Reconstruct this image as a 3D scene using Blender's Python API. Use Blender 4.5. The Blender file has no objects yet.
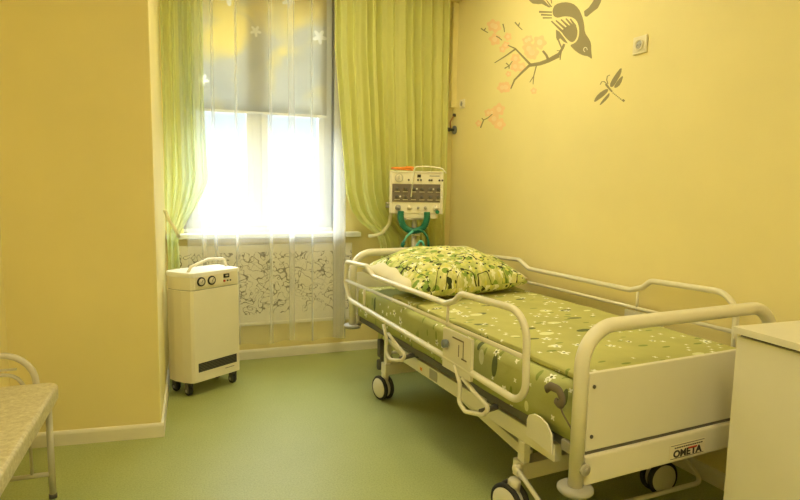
import bpy, bmesh, math, random
from math import sin, cos, pi, radians, sqrt, atan2
from mathutils import Vector, Matrix
random.seed(7)
S = bpy.context.scene
C = S.collection

# ------------------------------------------------------------------ camera
F_PX, YAW, PITCH, ROLL, EYE = 570.0, radians(20.6), radians(6.4), radians(1.0), 1.3
_F = Vector((sin(YAW)*cos(PITCH), cos(YAW)*cos(PITCH), -sin(PITCH)))
_R0 = Vector((cos(YAW), -sin(YAW), 0)); _U0 = _R0.cross(_F)
_R = _R0*cos(ROLL) + _U0*sin(ROLL); _U = _U0*cos(ROLL) - _R0*sin(ROLL)
cam = bpy.data.cameras.new('camera'); cam_o = bpy.data.objects.new('camera', cam); C.objects.link(cam_o)
cam.sensor_fit = 'HORIZONTAL'; cam.sensor_width = 36; cam.lens = F_PX/800*36; cam.clip_start = .02
M = Matrix.Identity(4)
for i in range(3):
    M[i][0] = _R[i]; M[i][1] = _U[i]; M[i][2] = -_F[i]
M[2][3] = EYE
cam_o.matrix_world = M
S.camera = cam_o
def ray(px, py): return _F*F_PX + _R*(px-400) - _U*(py-250)
EYEV = Vector((0, 0, EYE))
def at(px, py, x=None, y=None, z=None):
    """the place seen at a photo pixel, on the plane x=, y= or z="""
    d = ray(px, py)
    t = x/d.x if x is not None else (y/d.y if y is not None else (z-EYE)/d.z)
    return EYEV + d*t

# ------------------------------------------------------------------ materials
def lin(c):
    return tuple(((v/255)/12.92 if v/255 <= .04045 else ((v/255+.055)/1.055)**2.4) for v in c) + (1,)
class NT:
    def __init__(s, name):
        s.m = bpy.data.materials.new(name); s.m.use_nodes = True
        s.t = s.m.node_tree; s.t.nodes.clear()
        s.out = s.t.nodes.new('ShaderNodeOutputMaterial')
    def n(s, typ, **k):
        nd = s.t.nodes.new(typ)
        for a, v in k.items(): setattr(nd, a, v)
        return nd
    def l(s, a, b): s.t.links.new(a, b)
    def inp(s, sock, v):
        if hasattr(v, 'is_linked') or hasattr(v, 'links'): s.l(v, sock)
        else: sock.default_value = v
    def math(s, op, a, b=0.0, c=None):
        nd = s.n('ShaderNodeMath', operation=op)
        s.inp(nd.inputs[0], a); s.inp(nd.inputs[1], b)
        if c is not None: s.inp(nd.inputs[2], c)
        return nd.outputs[0]
    def mix(s, fac, a, b):
        nd = s.n('ShaderNodeMix', data_type='RGBA')
        s.inp(nd.inputs[0], fac); s.inp(nd.inputs[6], a); s.inp(nd.inputs[7], b)
        return nd.outputs[2]
    def coord(s, which='Object', scale=(1, 1, 1), loc=(0, 0, 0), rot=(0, 0, 0)):
        tc = s.n('ShaderNodeTexCoord'); mp = s.n('ShaderNodeMapping')
        s.l(tc.outputs[which], mp.inputs[0])
        mp.inputs['Scale'].default_value = scale; mp.inputs['Location'].default_value = loc
        mp.inputs['Rotation'].default_value = rot
        return mp.outputs[0]
    def noise(s, vec, scale, detail=3, rough=.5, dist=0):
        nd = s.n('ShaderNodeTexNoise'); s.l(vec, nd.inputs['Vector'])
        nd.inputs['Scale'].default_value = scale; nd.inputs['Detail'].default_value = detail
        nd.inputs['Roughness'].default_value = rough; nd.inputs['Distortion'].default_value = dist
        return nd
    def ramp(s, fac, stops):
        nd = s.n('ShaderNodeValToRGB'); s.l(fac, nd.inputs[0])
        e = nd.color_ramp.elements
        while len(e) < len(stops): e.new(.5)
        for el, (p, c) in zip(e, stops): el.position = p; el.color = c
        return nd.outputs[0]
    def princ(s, col, rough=.5, metal=0, bump=None, bstr=.1, bdist=.002, coat=0, spec=.5):
        p = s.n('ShaderNodeBsdfPrincipled')
        s.inp(p.inputs['Base Color'], col); s.inp(p.inputs['Roughness'], rough)
        p.inputs['Metallic'].default_value = metal; p.inputs['Coat Weight'].default_value = coat
        p.inputs['Specular IOR Level'].default_value = spec
        if bump is not None:
            b = s.n('ShaderNodeBump'); b.inputs['Strength'].default_value = bstr
            b.inputs['Distance'].default_value = bdist
            s.l(bump, b.inputs['Height']); s.l(b.outputs[0], p.inputs['Normal'])
        return p
    def done(s, shader):
        s.l(shader.outputs[0], s.out.inputs[0]); return s.m

def plain(name, col, rough=.5, metal=0, var=.04, nscale=6, bstr=0, bscale=200, spec=.5, coat=0):
    t = NT(name); c = lin(col)
    nz = t.noise(t.coord(), nscale, 3)
    d = tuple(max(0, v*(1-var)) for v in c[:3])+(1,); e = tuple(min(1, v*(1+var)) for v in c[:3])+(1,)
    colr = t.ramp(nz.outputs[0], [(.3, d), (.7, e)])
    bump = t.noise(t.coord(), bscale, 2).outputs[0] if bstr else None
    return t.done(t.princ(colr, rough, metal, bump, bstr, .002, coat, spec))

def cloth(name, col, trans=.4, transp=0.0, col2=None, weave=0):
    t = NT(name); c = lin(col); c2 = lin(col2) if col2 else c
    d = t.n('ShaderNodeBsdfDiffuse'); d.inputs[0].default_value = c
    tr = t.n('ShaderNodeBsdfTranslucent'); tr.inputs[0].default_value = c2
    m = t.n('ShaderNodeMixShader'); m.inputs[0].default_value = trans
    t.l(d.outputs[0], m.inputs[1]); t.l(tr.outputs[0], m.inputs[2])
    if transp:
        tp = t.n('ShaderNodeBsdfTransparent')
        m2 = t.n('ShaderNodeMixShader')
        # denser where the cloth is seen edge-on, as woven threads are
        lw = t.n('ShaderNodeLayerWeight'); lw.inputs[0].default_value = .15
        f = t.math('MULTIPLY', t.math('SUBTRACT', 1.0, lw.outputs['Facing']), transp)
        t.l(f, m2.inputs[0]); t.l(m.outputs[0], m2.inputs[1]); t.l(tp.outputs[0], m2.inputs[2])
        m = m2
    return t.done(m)

def wall_paint(name, col):
    t = NT(name); c = lin(col)
    v = t.coord()
    nz = t.noise(v, 2.2, 4)
    a = tuple(x*.965 for x in c[:3])+(1,); b = tuple(min(1, x*1.03) for x in c[:3])+(1,)
    colr = t.ramp(nz.outputs[0], [(.3, a), (.7, b)])
    return t.done(t.princ(colr, .62, 0, t.noise(v, 90, 3).outputs[0], .12, .002, 0, .35))

def floor_mat():
    t = NT('green_linoleum'); v = t.coord()
    big = t.noise(v, 5, 4).outputs[0]
    fine = t.noise(v, 140, 2, .6).outputs[0]
    base = t.ramp(big, [(.3, lin((158, 165, 99))), (.7, lin((167, 173, 108)))])
    spk = t.ramp(fine, [(.36, lin((141, 150, 86))), (.5, lin((162, 169, 103))), (.66, lin((177, 182, 119)))])
    colr = t.mix(.55, base, spk)
    return t.done(t.princ(colr, .46, 0, fine, .03, .001, 0, .45))

def spots(t, base, uv, scale, rad, col, prob, stretch=1.0, rot=0.0, petals=0, off=(0, 0), centre=None):
    """printed motifs: one per cell of a scattered grid"""
    mp = t.n('ShaderNodeMapping'); t.l(uv, mp.inputs[0])
    mp.inputs['Scale'].default_value = (scale, scale*stretch, 1); mp.inputs['Rotation'].default_value = (0, 0, rot)
    mp.inputs['Location'].default_value = (off[0], off[1], 0)
    vo = t.n('ShaderNodeTexVoronoi', voronoi_dimensions='2D', feature='F1'); vo.inputs['Scale'].default_value = 1
    t.l(mp.outputs[0], vo.inputs['Vector'])
    sep = t.n('ShaderNodeSeparateColor'); t.l(vo.outputs['Color'], sep.inputs[0])
    pick = t.math('LESS_THAN', sep.outputs[0], prob)
    r = vo.outputs['Distance']
    lim = t.math('MULTIPLY_ADD', sep.outputs[1], rad*.5, rad*.6)
    if petals:
        sub = t.n('ShaderNodeVectorMath', operation='SUBTRACT')
        t.l(mp.outputs[0], sub.inputs[0]); t.l(vo.outputs['Position'], sub.inputs[1])
        sx = t.n('ShaderNodeSeparateXYZ'); t.l(sub.outputs[0], sx.inputs[0])
        ang = t.math('ARCTAN2', sx.outputs[1], sx.outputs[0])
        pet = t.math('MULTIPLY_ADD', t.math('COSINE', t.math('MULTIPLY', ang, petals)), .3, .8)
        lim = t.math('MULTIPLY', lim, pet)
    m = t.math('MULTIPLY', t.math('LESS_THAN', r, lim), pick)
    out = t.mix(m, base, col)
    if centre:
        m2 = t.math('MULTIPLY', t.math('LESS_THAN', r, rad*.26), pick)
        out = t.mix(m2, out, centre)
    return out

def uvnode(t):
    return t.n('ShaderNodeUVMap').outputs[0]

def sheet_mat(name, base):
    t = NT(name); uv = uvnode(t)
    nz = t.noise(uv, 5, 3).outputs[0]
    b = t.ramp(nz, [(.35, lin(base)), (.65, lin(tuple(min(255, int(v*1.06)) for v in base)))])
    cream, dark, white = lin((226, 226, 176)), lin((104, 112, 70)), lin((244, 244, 226))
    olive = lin((142, 154, 82))
    c = spots(t, b, uv, 7, .17, olive, .34, 2.6, .5, 0, (3.1, 1.7))
    c = spots(t, c, uv, 4.0, .17, dark, .24, 2.4, .25, 0, (.4, .2))
    c = spots(t, c, uv, 5.4, .18, cream, .32, 1.7, -.2, 0, (5.2, 2.2))
    c = spots(t, c, uv, 9, .20, white, .26, 1, .3, 5, (1.2, 7.7), dark)
    c = spots(t, c, uv, 24, .27, white, .16, 1, .8, 4, (8.2, 3.7))
    return t.done(t.princ(c, .85, 0, t.noise(uv, 9, 4, .6).outputs[0], .35, .02, 0, .2))

def pillow_mat():
    t = NT('pillow_print'); uv = t.n('ShaderNodeMapping'); t.l(uvnode(t), uv.inputs[0]); uv.inputs['Scale'].default_value = (1.3, 1.3, 1); uv = uv.outputs[0]
    nz = t.noise(uv, 9, 4, .6).outputs[0]
    b = t.ramp(nz, [(.38, lin((164, 178, 92))), (.5, lin((204, 206, 128))), (.62, lin((232, 226, 164)))])
    dark, white = lin((66, 74, 44)), lin((240, 240, 208))
    c = spots(t, b, uv, 11, .36, lin((138, 164, 78)), .5, 1.6, .6, 0, (3, 1))
    c = spots(t, c, uv, 15, .36, white, .55, 1, 0, 5, (1, 9))
    c = spots(t, c, uv, 22, .34, lin((216, 214, 112)), .4, 1.3, .2, 0, (5, 9))
    c = spots(t, c, uv, 9, .22, dark, .28, 2.0, .9, 0, (8, 2))
    c = spots(t, c, uv, 26, .27, dark, .22, 1.5, 1.2, 0, (2, 4))
    lnz = t.noise(uv, 4.6, 1.5, .5, .6).outputs[0]
    br = t.math('LESS_THAN', t.math('ABSOLUTE', t.math('SUBTRACT', lnz, .5)), .007)
    gate = t.math('GREATER_THAN', t.noise(uv, 2.3, 1).outputs[0], .47)
    c = t.mix(t.math('MULTIPLY', br, gate), c, dark)
    return t.done(t.princ(c, .85, 0, t.noise(uv, 7, 3).outputs[0], .4, .03, 0, .2))

def screen_mat():
    t = NT('scroll_pattern_screen'); v = t.coord()
    nz = t.noise(v, 12, 0, .45, 1.1).outputs[0]
    w = t.math('LESS_THAN', t.math('ABSOLUTE', t.math('SUBTRACT', nz, .46)), .024)
    n2 = t.noise(v, 14, 0, .4, 1.4).outputs[0]
    w2 = t.math('LESS_THAN', t.math('ABSOLUTE', t.math('SUBTRACT', n2, .56)), .020)
    sx = t.n('ShaderNodeSeparateXYZ'); t.l(v, sx.inputs[0])
    field = t.math('MULTIPLY', t.math('GREATER_THAN', sx.outputs[2], .07), t.math('LESS_THAN', sx.outputs[2], .53))
    m = t.math('MULTIPLY', t.math('MAXIMUM', w, w2), field)
    c = t.mix(m, lin((232, 226, 206)), lin((112, 104, 84)))
    return t.done(t.princ(c, .5))

def blind_mat():
    t = NT('printed_blind'); v = t.coord()
    nz = t.noise(v, 4, 3).outputs[0]
    sx = t.n('ShaderNodeSeparateXYZ'); t.l(v, sx.inputs[0])
    grey = t.ramp(nz, [(.35, lin((200, 202, 198))), (.65, lin((216, 216, 208)))])
    # big yellow leaves get denser towards the top of the print
    leaf = t.math('ADD', t.noise(v, 3.0, 2, .5, .5).outputs[0], t.math('MULTIPLY', sx.outputs[2], .26))
    c = t.mix(t.ramp(leaf, [(.58, (0, 0, 0, 1)), (.76, (1, 1, 1, 1))]), grey, lin((244, 230, 168)))
    sw = t.n('ShaderNodeCombineXYZ'); t.l(sx.outputs[0], sw.inputs[0]); t.l(sx.outputs[2], sw.inputs[1])
    c = spots(t, c, sw.outputs[0], 4.5, .26, lin((255, 254, 248)), .5, 1, .2, 5, (2.2, .6))
    d = t.n('ShaderNodeBsdfDiffuse'); t.l(c, d.inputs[0])
    tr = t.n('ShaderNodeBsdfTranslucent'); t.l(c, tr.inputs[0])
    m = t.n('ShaderNodeMixShader'); m.inputs[0].default_value = .42
    t.l(d.outputs[0], m.inputs[1]); t.l(tr.outputs[0], m.inputs[2])
    return t.done(m)

def glass_mat():
    t = NT('window_glass')
    tp = t.n('ShaderNodeBsdfTransparent'); tp.inputs[0].default_value = (.94, .97, .97, 1)
    gl = t.n('ShaderNodeBsdfGlossy'); gl.inputs['Roughness'].default_value = .02
    m = t.n('ShaderNodeMixShader'); m.inputs[0].default_value = .06
    t.l(tp.outputs[0], m.inputs[1]); t.l(gl.outputs[0], m.inputs[2])
    return t.done(m)

def emit_mat(name, col, strength):
    t = NT(name); e = t.n('ShaderNodeEmission'); e.inputs[0].default_value = col; e.inputs[1].default_value = strength
    return t.done(e)

def vinyl_mat():
    t = NT('mottled_beige_vinyl'); v = t.coord()
    nz = t.noise(v, 60, 5, .7, .3).outputs[0]
    c = t.ramp(nz, [(.36, lin((190, 178, 138))), (.52, lin((206, 196, 158))), (.68, lin((222, 214, 180)))])
    return t.done(t.princ(c, .45, 0, t.noise(v, 60, 3).outputs[0], .12, .002))

YELLOW = (241, 226, 160)
Wp = wall_paint('yellow_wall_paint', YELLOW)
CEIL = plain('white_ceiling_paint', (244, 240, 226), .8)
FLOOR = floor_mat()
TRIM = plain('cream_skirting_plastic', (236, 230, 208), .4, var=.02)
PVC = plain('white_window_plastic', (244, 246, 246), .35, var=.01)
GLASS = glass_mat()
SHEER = cloth('sheer_voile', (252, 252, 250), .75, .77)
GREENC = cloth('green_voile_curtain', (226, 226, 156), .46, .10, (236, 240, 166))
GREENL = cloth('green_voile_curtain_thin', (222, 228, 162), .6, .40, (232, 242, 184))
BAND = plain('cream_tieback_cloth', (226, 218, 170), .8)
BLIND = blind_mat()
ENAMEL = plain('cream_enamelled_steel', (232, 225, 200), .32, var=.015, coat=.2)
PANELW = plain('cream_laminate_panel', (228, 222, 200), .42, var=.015)
GREYP = plain('grey_plastic', (168, 164, 150), .45)
DGREY = plain('dark_grey_steel', (92, 88, 78), .5)
RUBBER = plain('black_rubber', (44, 42, 38), .7)
BLUEG = plain('blue_grey_plastic', (120, 128, 132), .35)
CHROME = plain('chrome_steel', (200, 198, 190), .2, 1)
SHEET = sheet_mat('sheet_print', (176, 178, 112))
QUILT = sheet_mat('quilt_print', (184, 182, 112))
PILP = pillow_mat()
PILW = plain('cream_pillow_ticking', (226, 218, 188), .85, bstr=.1, bscale=60)
STRAP = plain('dark_strap_cloth', (118, 106, 86), .8)
DEVW = plain('cream_device_casing', (238, 230, 202), .38, var=.015)
DEVT = plain('white_device_top', (244, 240, 230), .4, var=.01)
BLACK = plain('black_plastic', (34, 32, 30), .5)
DIALF = plain('cream_dial_face', (222, 214, 190), .4)
REDP = plain('red_paint', (206, 58, 48), .45)
LABELC = plain('pale_label_paper', (236, 226, 196), .5, var=.01)
INK = plain('dark_ink', (44, 38, 40), .6)
BROWN = plain('brown_grey_instrument_panel', (116, 104, 88), .5)
GREENT = plain('dark_green_rubber_hose', (20, 112, 84), .45)
CYANT = plain('pale_blue_green_hose', (96, 186, 172), .35)
ORANGE = plain('orange_rubber_tube', (232, 138, 40), .4)
WHITET = plain('white_plastic_tube', (236, 234, 216), .4)
SCREEN = screen_mat()
TAUPE = plain('taupe_wall_sticker', (152, 140, 100), .6, var=.02)
PINK = plain('pink_wall_sticker', (247, 208, 152), .6, var=.03)
PINKL = plain('pale_pink_wall_sticker', (250, 220, 172), .6, var=.03)
SOCK = plain('ivory_socket_plastic', (238, 228, 196), .35, var=.01)
CABW = plain('white_cabinet_laminate', (226, 220, 197), .34, var=.015)
VINYL = vinyl_mat()
BENCHM = plain('light_grey_bench_steel', (206, 200, 180), .35)
LAMP = emit_mat('lamp_diffuser', (1.0, .89, .57, 1), 13.0)

# ------------------------------------------------------------------ mesh helpers
def bm_new(): return bmesh.new()
def box(bm, x0, x1, y0, y1, z0, z1, bevel=0, seg=2):
    t = bmesh.new()
    bmesh.ops.create_cube(t, size=1)
    for v in t.verts:
        v.co = Vector((x0+(v.co.x+.5)*(x1-x0), y0+(v.co.y+.5)*(y1-y0), z0+(v.co.z+.5)*(z1-z0)))
    if bevel: bmesh.ops.bevel(t, geom=t.edges[:]+t.verts[:], offset=bevel, segments=seg, profile=.6, affect='EDGES')
    merge(bm, t); return bm
def merge(bm, t, M=None):
    if M is not None: t.transform(M)
    me = bpy.data.meshes.new('tmp'); t.to_mesh(me); t.free()
    bm.from_mesh(me); bpy.data.meshes.remove(me)
def prism(bm, poly, z0, z1, M=None, bevel=0):
    """polygon in xy, extruded z0..z1, then moved by M"""
    t = bmesh.new()
    a = sum(poly[i][0]*poly[(i+1) % len(poly)][1]-poly[(i+1) % len(poly)][0]*poly[i][1] for i in range(len(poly)))
    if a < 0: poly = poly[::-1]
    lo = [t.verts.new((p[0], p[1], z0)) for p in poly]; hi = [t.verts.new((p[0], p[1], z1)) for p in poly]
    t.faces.new(lo[::-1]); t.faces.new(hi)
    n = len(poly)
    for i in range(n): t.faces.new((lo[i], lo[(i+1) % n], hi[(i+1) % n], hi[i]))
    if bevel: bmesh.ops.bevel(t, geom=t.edges[:], offset=bevel, segments=2, profile=.6, affect='EDGES')
    merge(bm, t, M); return bm
def fillet(pts, rad, n=5, closed=False):
    pts = [Vector(p) for p in pts]; out = []; N = len(pts)
    rs = rad if isinstance(rad, (list, tuple)) else [rad]*N
    for i, p in enumerate(pts):
        if (not closed and i in (0, N-1)) or rs[i] <= 0: out.append(p); continue
        a = pts[i-1]-p; b = pts[(i+1) % N]-p
        la, lb = a.length, b.length
        a.normalize(); b.normalize()
        ang = a.angle(b)
        if ang > pi-.02: out.append(p); continue
        d = min(rs[i]/math.tan(ang/2), la*.48, lb*.48); r = d*math.tan(ang/2)
        c = p + (a+b).normalized()*(r/sin(ang/2))
        s = p+a*d-c; e = p+b*d-c
        for k in range(n+1):
            th = s.angle(e); q = (s*sin((1-k/n)*th)+e*sin(k/n*th))/sin(th) if th > 1e-3 else s
            out.append(c+q)
    return out
def tube(bm, pts, r, seg=12, closed=False, flat=1.0):
    pts = [Vector(p) for p in pts]; N = len(pts)
    rs = r if isinstance(r, (list, tuple)) else [r]*N
    tang = []
    for i in range(N):
        a = pts[(i-1) % N] if (closed or i) else pts[i]; b = pts[(i+1) % N] if (closed or i < N-1) else pts[i]
        d = (b-a); tang.append(d.normalized() if d.length > 1e-9 else Vector((0, 0, 1)))
    up = Vector((0, 0, 1)) if abs(tang[0].z) < .9 else Vector((1, 0, 0))
    nrm = (up - tang[0]*up.dot(tang[0])).normalized(); rings = []
    for i in range(N):
        if i:
            q = tang[i-1].rotation_difference(tang[i]); nrm = q @ nrm
            nrm = (nrm - tang[i]*nrm.dot(tang[i])).normalized()
        bi = tang[i].cross(nrm)
        rings.append([bm.verts.new(pts[i]+nrm*(rs[i]*cos(2*pi*k/seg))+bi*(rs[i]*flat*sin(2*pi*k/seg))) for k in range(seg)])
    for i in range(N if closed else N-1):
        A, B = rings[i], rings[(i+1) % N]
        off = 0
        if closed and i == N-1:
            off = min(range(seg), key=lambda o: (A[0].co-B[o].co).length)
        for k in range(seg):
            f = bm.faces.new((A[k], A[(k+1) % seg], B[(k+1+off) % seg], B[(k+off) % seg])); f.smooth = True
    if not closed:
        bm.faces.new(rings[0][::-1]); bm.faces.new(rings[-1])
    return bm
def lathe(bm, prof, M=None, seg=24):
    """profile of (r, z); axis z"""
    t = bmesh.new(); rings = []
    for r, z in prof:
        rings.append([t.verts.new((r*cos(2*pi*k/seg), r*sin(2*pi*k/seg), z)) for k in range(seg)] if r > 1e-6 else [t.verts.new((0, 0, z))])
    for A, B in zip(rings, rings[1:]):
        for k in range(seg):
            k2 = (k+1) % seg
            if len(A) == 1 and len(B) == 1: continue
            if len(A) == 1: t.faces.new((A[0], B[k2], B[k]))
            elif len(B) == 1: t.faces.new((A[k], A[k2], B[0]))
            else: t.faces.new((A[k], A[k2], B[k2], B[k]))
    for f in t.faces: f.smooth = True
    bmesh.ops.recalc_face_normals(t, faces=t.faces[:])
    merge(bm, t, M); return bm
def axis_m(loc, d):
    return Matrix.Translation(Vector(loc)) @ Vector((0, 0, 1)).rotation_difference(Vector(d).normalized()).to_matrix().to_4x4()
def disc(bm, loc, d, r, h, seg=24, bev=.15):
    b = min(h, r)*bev
    return lathe(bm, [(0, 0), (r-b, 0), (r, b), (r, h-b), (r-b, h), (0, h)], axis_m(loc, d), seg)
def grid(bm, fn, nu, nv, uvfn=None, smooth=True):
    V = [[bm.verts.new(fn(i/nu, j/nv)) for j in range(nv+1)] for i in range(nu+1)]
    lay = bm.loops.layers.uv.verify() if uvfn else None
    for i in range(nu):
        for j in range(nv):
            f = bm.faces.new((V[i][j], V[i+1][j], V[i+1][j+1], V[i][j+1])); f.smooth = smooth
            if uvfn:
                for lp, (a, b) in zip(f.loops, ((i, j), (i+1, j), (i+1, j+1), (i, j+1))): lp[lay].uv = uvfn(a/nu, b/nv)
    return bm

# ------------------------------------------------------------------ object helpers
class Thing:
    """an Empty at the base of a thing; its parts are meshes parented to it"""
    def __init__(s, name, label, cat, loc=(0, 0, 0), rz=0, group=None, world=True):
        o = s.o = bpy.data.objects.new(name, None); C.objects.link(o)
        o.empty_display_size = .1
        o.location = loc; o.rotation_euler = (0, 0, rz); o['label'] = label; o['category'] = cat
        if group: o['group'] = group
        s.M = Matrix.Translation(Vector(loc)) @ Matrix.Rotation(rz, 4, 'Z'); s.inv = s.M.inverted(); s.world = world
    def part(s, name, bm, mat, under=None, label=None, smooth=False, mods=None, kind=None):
        if s.world: bm.transform(s.inv)
        o = link(name, bm, mat, under or s.o, smooth)
        if label: o['label'] = label
        if kind: o['kind'] = kind
        if mods: mods(o)
        return o
def link(name, bm, mat, parent=None, smooth=False):
    me = bpy.data.meshes.new(name)
    bmesh.ops.recalc_face_normals(bm, faces=bm.faces[:])
    if smooth:
        for f in bm.faces: f.smooth = True
    bm.to_mesh(me); bm.free(); me.materials.append(mat)
    o = bpy.data.objects.new(name, me); C.objects.link(o)
    if parent: o.parent = parent
    return o
def single(name, bm, mat, label, cat, loc, group=None, smooth=False):
    bm.transform(Matrix.Translation(-Vector(loc)))
    o = link(name, bm, mat, None, smooth); o.location = loc
    o['label'] = label; o['category'] = cat
    if group: o['group'] = group
    return o
def struct(name, bm, mat, parent=None):
    o = link(name, bm, mat, parent)
    if parent is None: o['kind'] = 'structure'
    return o
def subsurf(n=2):
    def f(o):
        m = o.modifiers.new('subdivision', 'SUBSURF'); m.levels = m.render_levels = n
    return f
def solid(th):
    def f(o):
        m = o.modifiers.new('thickness', 'SOLIDIFY'); m.thickness = th; m.offset = 0
    return f

# ------------------------------------------------------------------ the room
H = 3.0
BACK = 4.254
RW_T = radians(3.5)                                   # the right wall leans a little out of square
def rw_x(y): return 2.03 + (BACK-y)*math.tan(RW_T)
REAR = -1.5
def lw_x(y): return -.81 - (3.123-y)*math.tan(radians(8))
PC = Vector((-.145, 3.054)); PL = Vector((-.81, 3.123))   # wall projection: right corner and where it meets the left wall
PB = Vector((-.137, BACK))
bm = bm_new(); box(bm, -2.2, 2.9, REAR-.2, BACK+.35, -.1, 0); struct('floor', bm, FLOOR)
bm = bm_new(); box(bm, -2.2, 2.9, REAR-.2, BACK+.35, H, H+.1); struct('ceiling', bm, CEIL)
# back wall round the window opening
WX0, WX1, WZ0, WZ1 = -.02, 1.055, .90, 2.72
bm = bm_new()
box(bm, -1.2, WX0, BACK, BACK+.3, 0, H); box(bm, WX1, 2.4, BACK, BACK+.3, 0, H)
box(bm, WX0, WX1, BACK, BACK+.3, 0, WZ0); box(bm, WX0, WX1, BACK, BACK+.3, WZ1, H)
struct('wall_back', bm, Wp)
bm = bm_new()
prism(bm, [(rw_x(BACK+.3), BACK+.3), (rw_x(REAR), REAR), (rw_x(REAR)+.2, REAR), (rw_x(BACK+.3)+.2, BACK+.3)], 0, H)
struct('wall_right', bm, Wp)
bm = bm_new()
prism(bm, [(PL.x, PL.y), (lw_x(REAR), REAR), (lw_x(REAR)-.2, REAR), (PL.x-.2, PL.y+.02)], 0, H); struct('wall_left', bm, Wp)
bm = bm_new(); prism(bm, [(PC.x, PC.y), (PB.x, PB.y), (-1.1, BACK), (-1.1, 3.15), (PL.x, PL.y)], 0, H, bevel=.006); struct('wall_bay', bm, Wp)
bm = bm_new(); box(bm, -2.2, 2.9, REAR-.2, REAR, 0, H); struct('wall_rear', bm, Wp)

def skirting(name, a, b, side):
    """cream skirting with a rounded top from a to b on the floor; side = unit vector out from the wall"""
    a = Vector((a[0], a[1], 0)); b = Vector((b[0], b[1], 0)); s = Vector((side[0], side[1], 0)).normalized()
    prof = [(0, 0), (.014, 0), (.014, .058), (.011, .066), (.005, .072), (0, .073)]
    bm = bm_new(); A = [bm.verts.new(a+s*p+Vector((0, 0, q))) for p, q in prof]; B = [bm.verts.new(b+s*p+Vector((0, 0, q))) for p, q in prof]
    n = len(prof)
    for i in range(n): bm.faces.new((A[i], A[(i+1) % n], B[(i+1) % n], B[i]))
    bm.faces.new(A); bm.faces.new(B[::-1])
    struct(name, bm, TRIM)
skirting('baseboard_back', (PB.x, BACK), (2.03, BACK), (0, -1))
skirting('baseboard_right', (rw_x(BACK), BACK), (rw_x(REAR), REAR), (-1, -.06))
nf = Vector((-(PC.y-PL.y), PC.x-PL.x)); nf = -nf if nf.y > 0 else nf
dF = (PC-PL).normalized(); dS = (PB-PC).normalized()
skirting('baseboard_bay', (PL.x, PL.y), (PC.x+dF.x*.014, PC.y+dF.y*.014), nf)
skirting('baseboard_side', (PC.x, PC.y), (PB.x, PB.y), (dS.y, -dS.x))
skirting('baseboard_left', (PL.x, PL.y), (lw_x(REAR), REAR), (1, -.14))

# cable ducts in the far right corner
bm = bm_new(); box(bm, rw_x(4.15)-.045, rw_x(4.15)+.02, 4.195, 4.235, 1.93, 2.73, .004); struct('trim_1', bm, Wp)
bm = bm_new(); prism(bm, [(rw_x(4.2)-.07, 4.2), (rw_x(REAR)-.07, REAR), (rw_x(REAR), REAR), (rw_x(4.2), 4.2)], 2.735, 2.80); struct('trim_2', bm, Wp)

# window: white plastic frame, two sashes, glass, sill
def window():
    y0, y1 = 4.34, 4.41
    bm = bm_new()
    fr = .055
    box(bm, WX0, WX0+fr, y0, y1, .975, WZ1); box(bm, WX1-fr, WX1, y0, y1, .975, WZ1)
    box(bm, WX0+fr, WX1-fr, y0, y1, .975, 1.03); box(bm, WX0+fr, WX1-fr, y0, y1, WZ1-fr, WZ1)
    box(bm, .47, .525, y0, y1, 1.03, WZ1-fr)
    w = struct('window_1', bm, PVC); w['kind'] = 'structure'
    for a, b in ((WX0+fr, .47), (.525, WX1-fr)):
        bm = bm_new(); s = .05; za, zb = 1.03, WZ1-fr; ya, yb = 4.325, 4.385
        box(bm, a, a+s, ya, yb, za, zb, .006); box(bm, b-s, b, ya, yb, za, zb, .006)
        box(bm, a+s, b-s, ya, yb, za, za+s, .006); box(bm, a+s, b-s, ya, yb, zb-s, zb, .006)
        sh = struct('sash', bm, PVC, w)
        bm = bm_new(); box(bm, a+s, b-s, 4.362, 4.368, za+s, zb-s); struct('pane', bm, GLASS, sh)
    bm = bm_new(); box(bm, .455, .472, 4.30, 4.325, 1.52, 1.54); box(bm, .457, .470, 4.288, 4.30, 1.42, 1.54, .003); struct('handle', bm, PVC, w)
    bm = bm_new()                                        # reveals: white plaster lining of the opening
    box(bm, WX1, WX1+.004, BACK-.002, BACK+.3, .975, WZ1); box(bm, WX0-.004, WX0, BACK-.002, BACK+.3, .975, WZ1)
    box(bm, WX0, WX1, BACK-.002, BACK+.3, WZ1, WZ1+.004)
    struct('window_reveal', bm, PVC, w)
    bm = bm_new(); box(bm, PB.x+.004, 1.25, 4.17, 4.41, .91, .945, .008); box(bm, WX0+.002, WX1-.002, 4.3, 4.41, .945, .975)
    struct('window_sill', bm, PVC, w)
window()

# roller blind, half down, printed with yellow leaves
t = Thing('roller_blind', 'printed grey and yellow roller blind pulled half down behind the sheer curtain', 'blind', (.55, 4.30, 1.8))
bm = bm_new(); grid(bm, lambda a, b: Vector((.02+a*.985, 4.30+.0015*sin(a*30), 1.815+b*.87)), 24, 10); t.part('blind_cloth', bm, BLIND, mods=solid(.0015))
bm = bm_new(); box(bm, .02, 1.005, 4.293, 4.307, 1.798, 1.816, .004); t.part('bottom_bar', bm, PVC)
bm = bm_new(); tube(bm, [(.02, 4.30, 2.69), (1.005, 4.30, 2.69)], .022); t.part('roller', bm, PVC)

# radiator screen under the sill
SX0, SX1 = -.06, 1.19
t = Thing('radiator_screen', 'pale radiator screen with dark scroll pattern under the window sill', 'radiator screen', ((SX0+SX1)/2, 4.225, .275))
bm = bm_new(); box(bm, SX0, SX1, 4.216, 4.228, .275, .86, .002); t.part('screen_panel', bm, SCREEN)
bm = bm_new(); box(bm, SX0, SX1, 4.208, 4.23, .262, .285, .003); t.part('bottom_rail', bm, TRIM)
for x in (SX0+.03, .56, SX1-.05):
    bm = bm_new(); box(bm, x, x+.02, 4.228, BACK, .3, .84); t.part('bracket', bm, TRIM)

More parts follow.
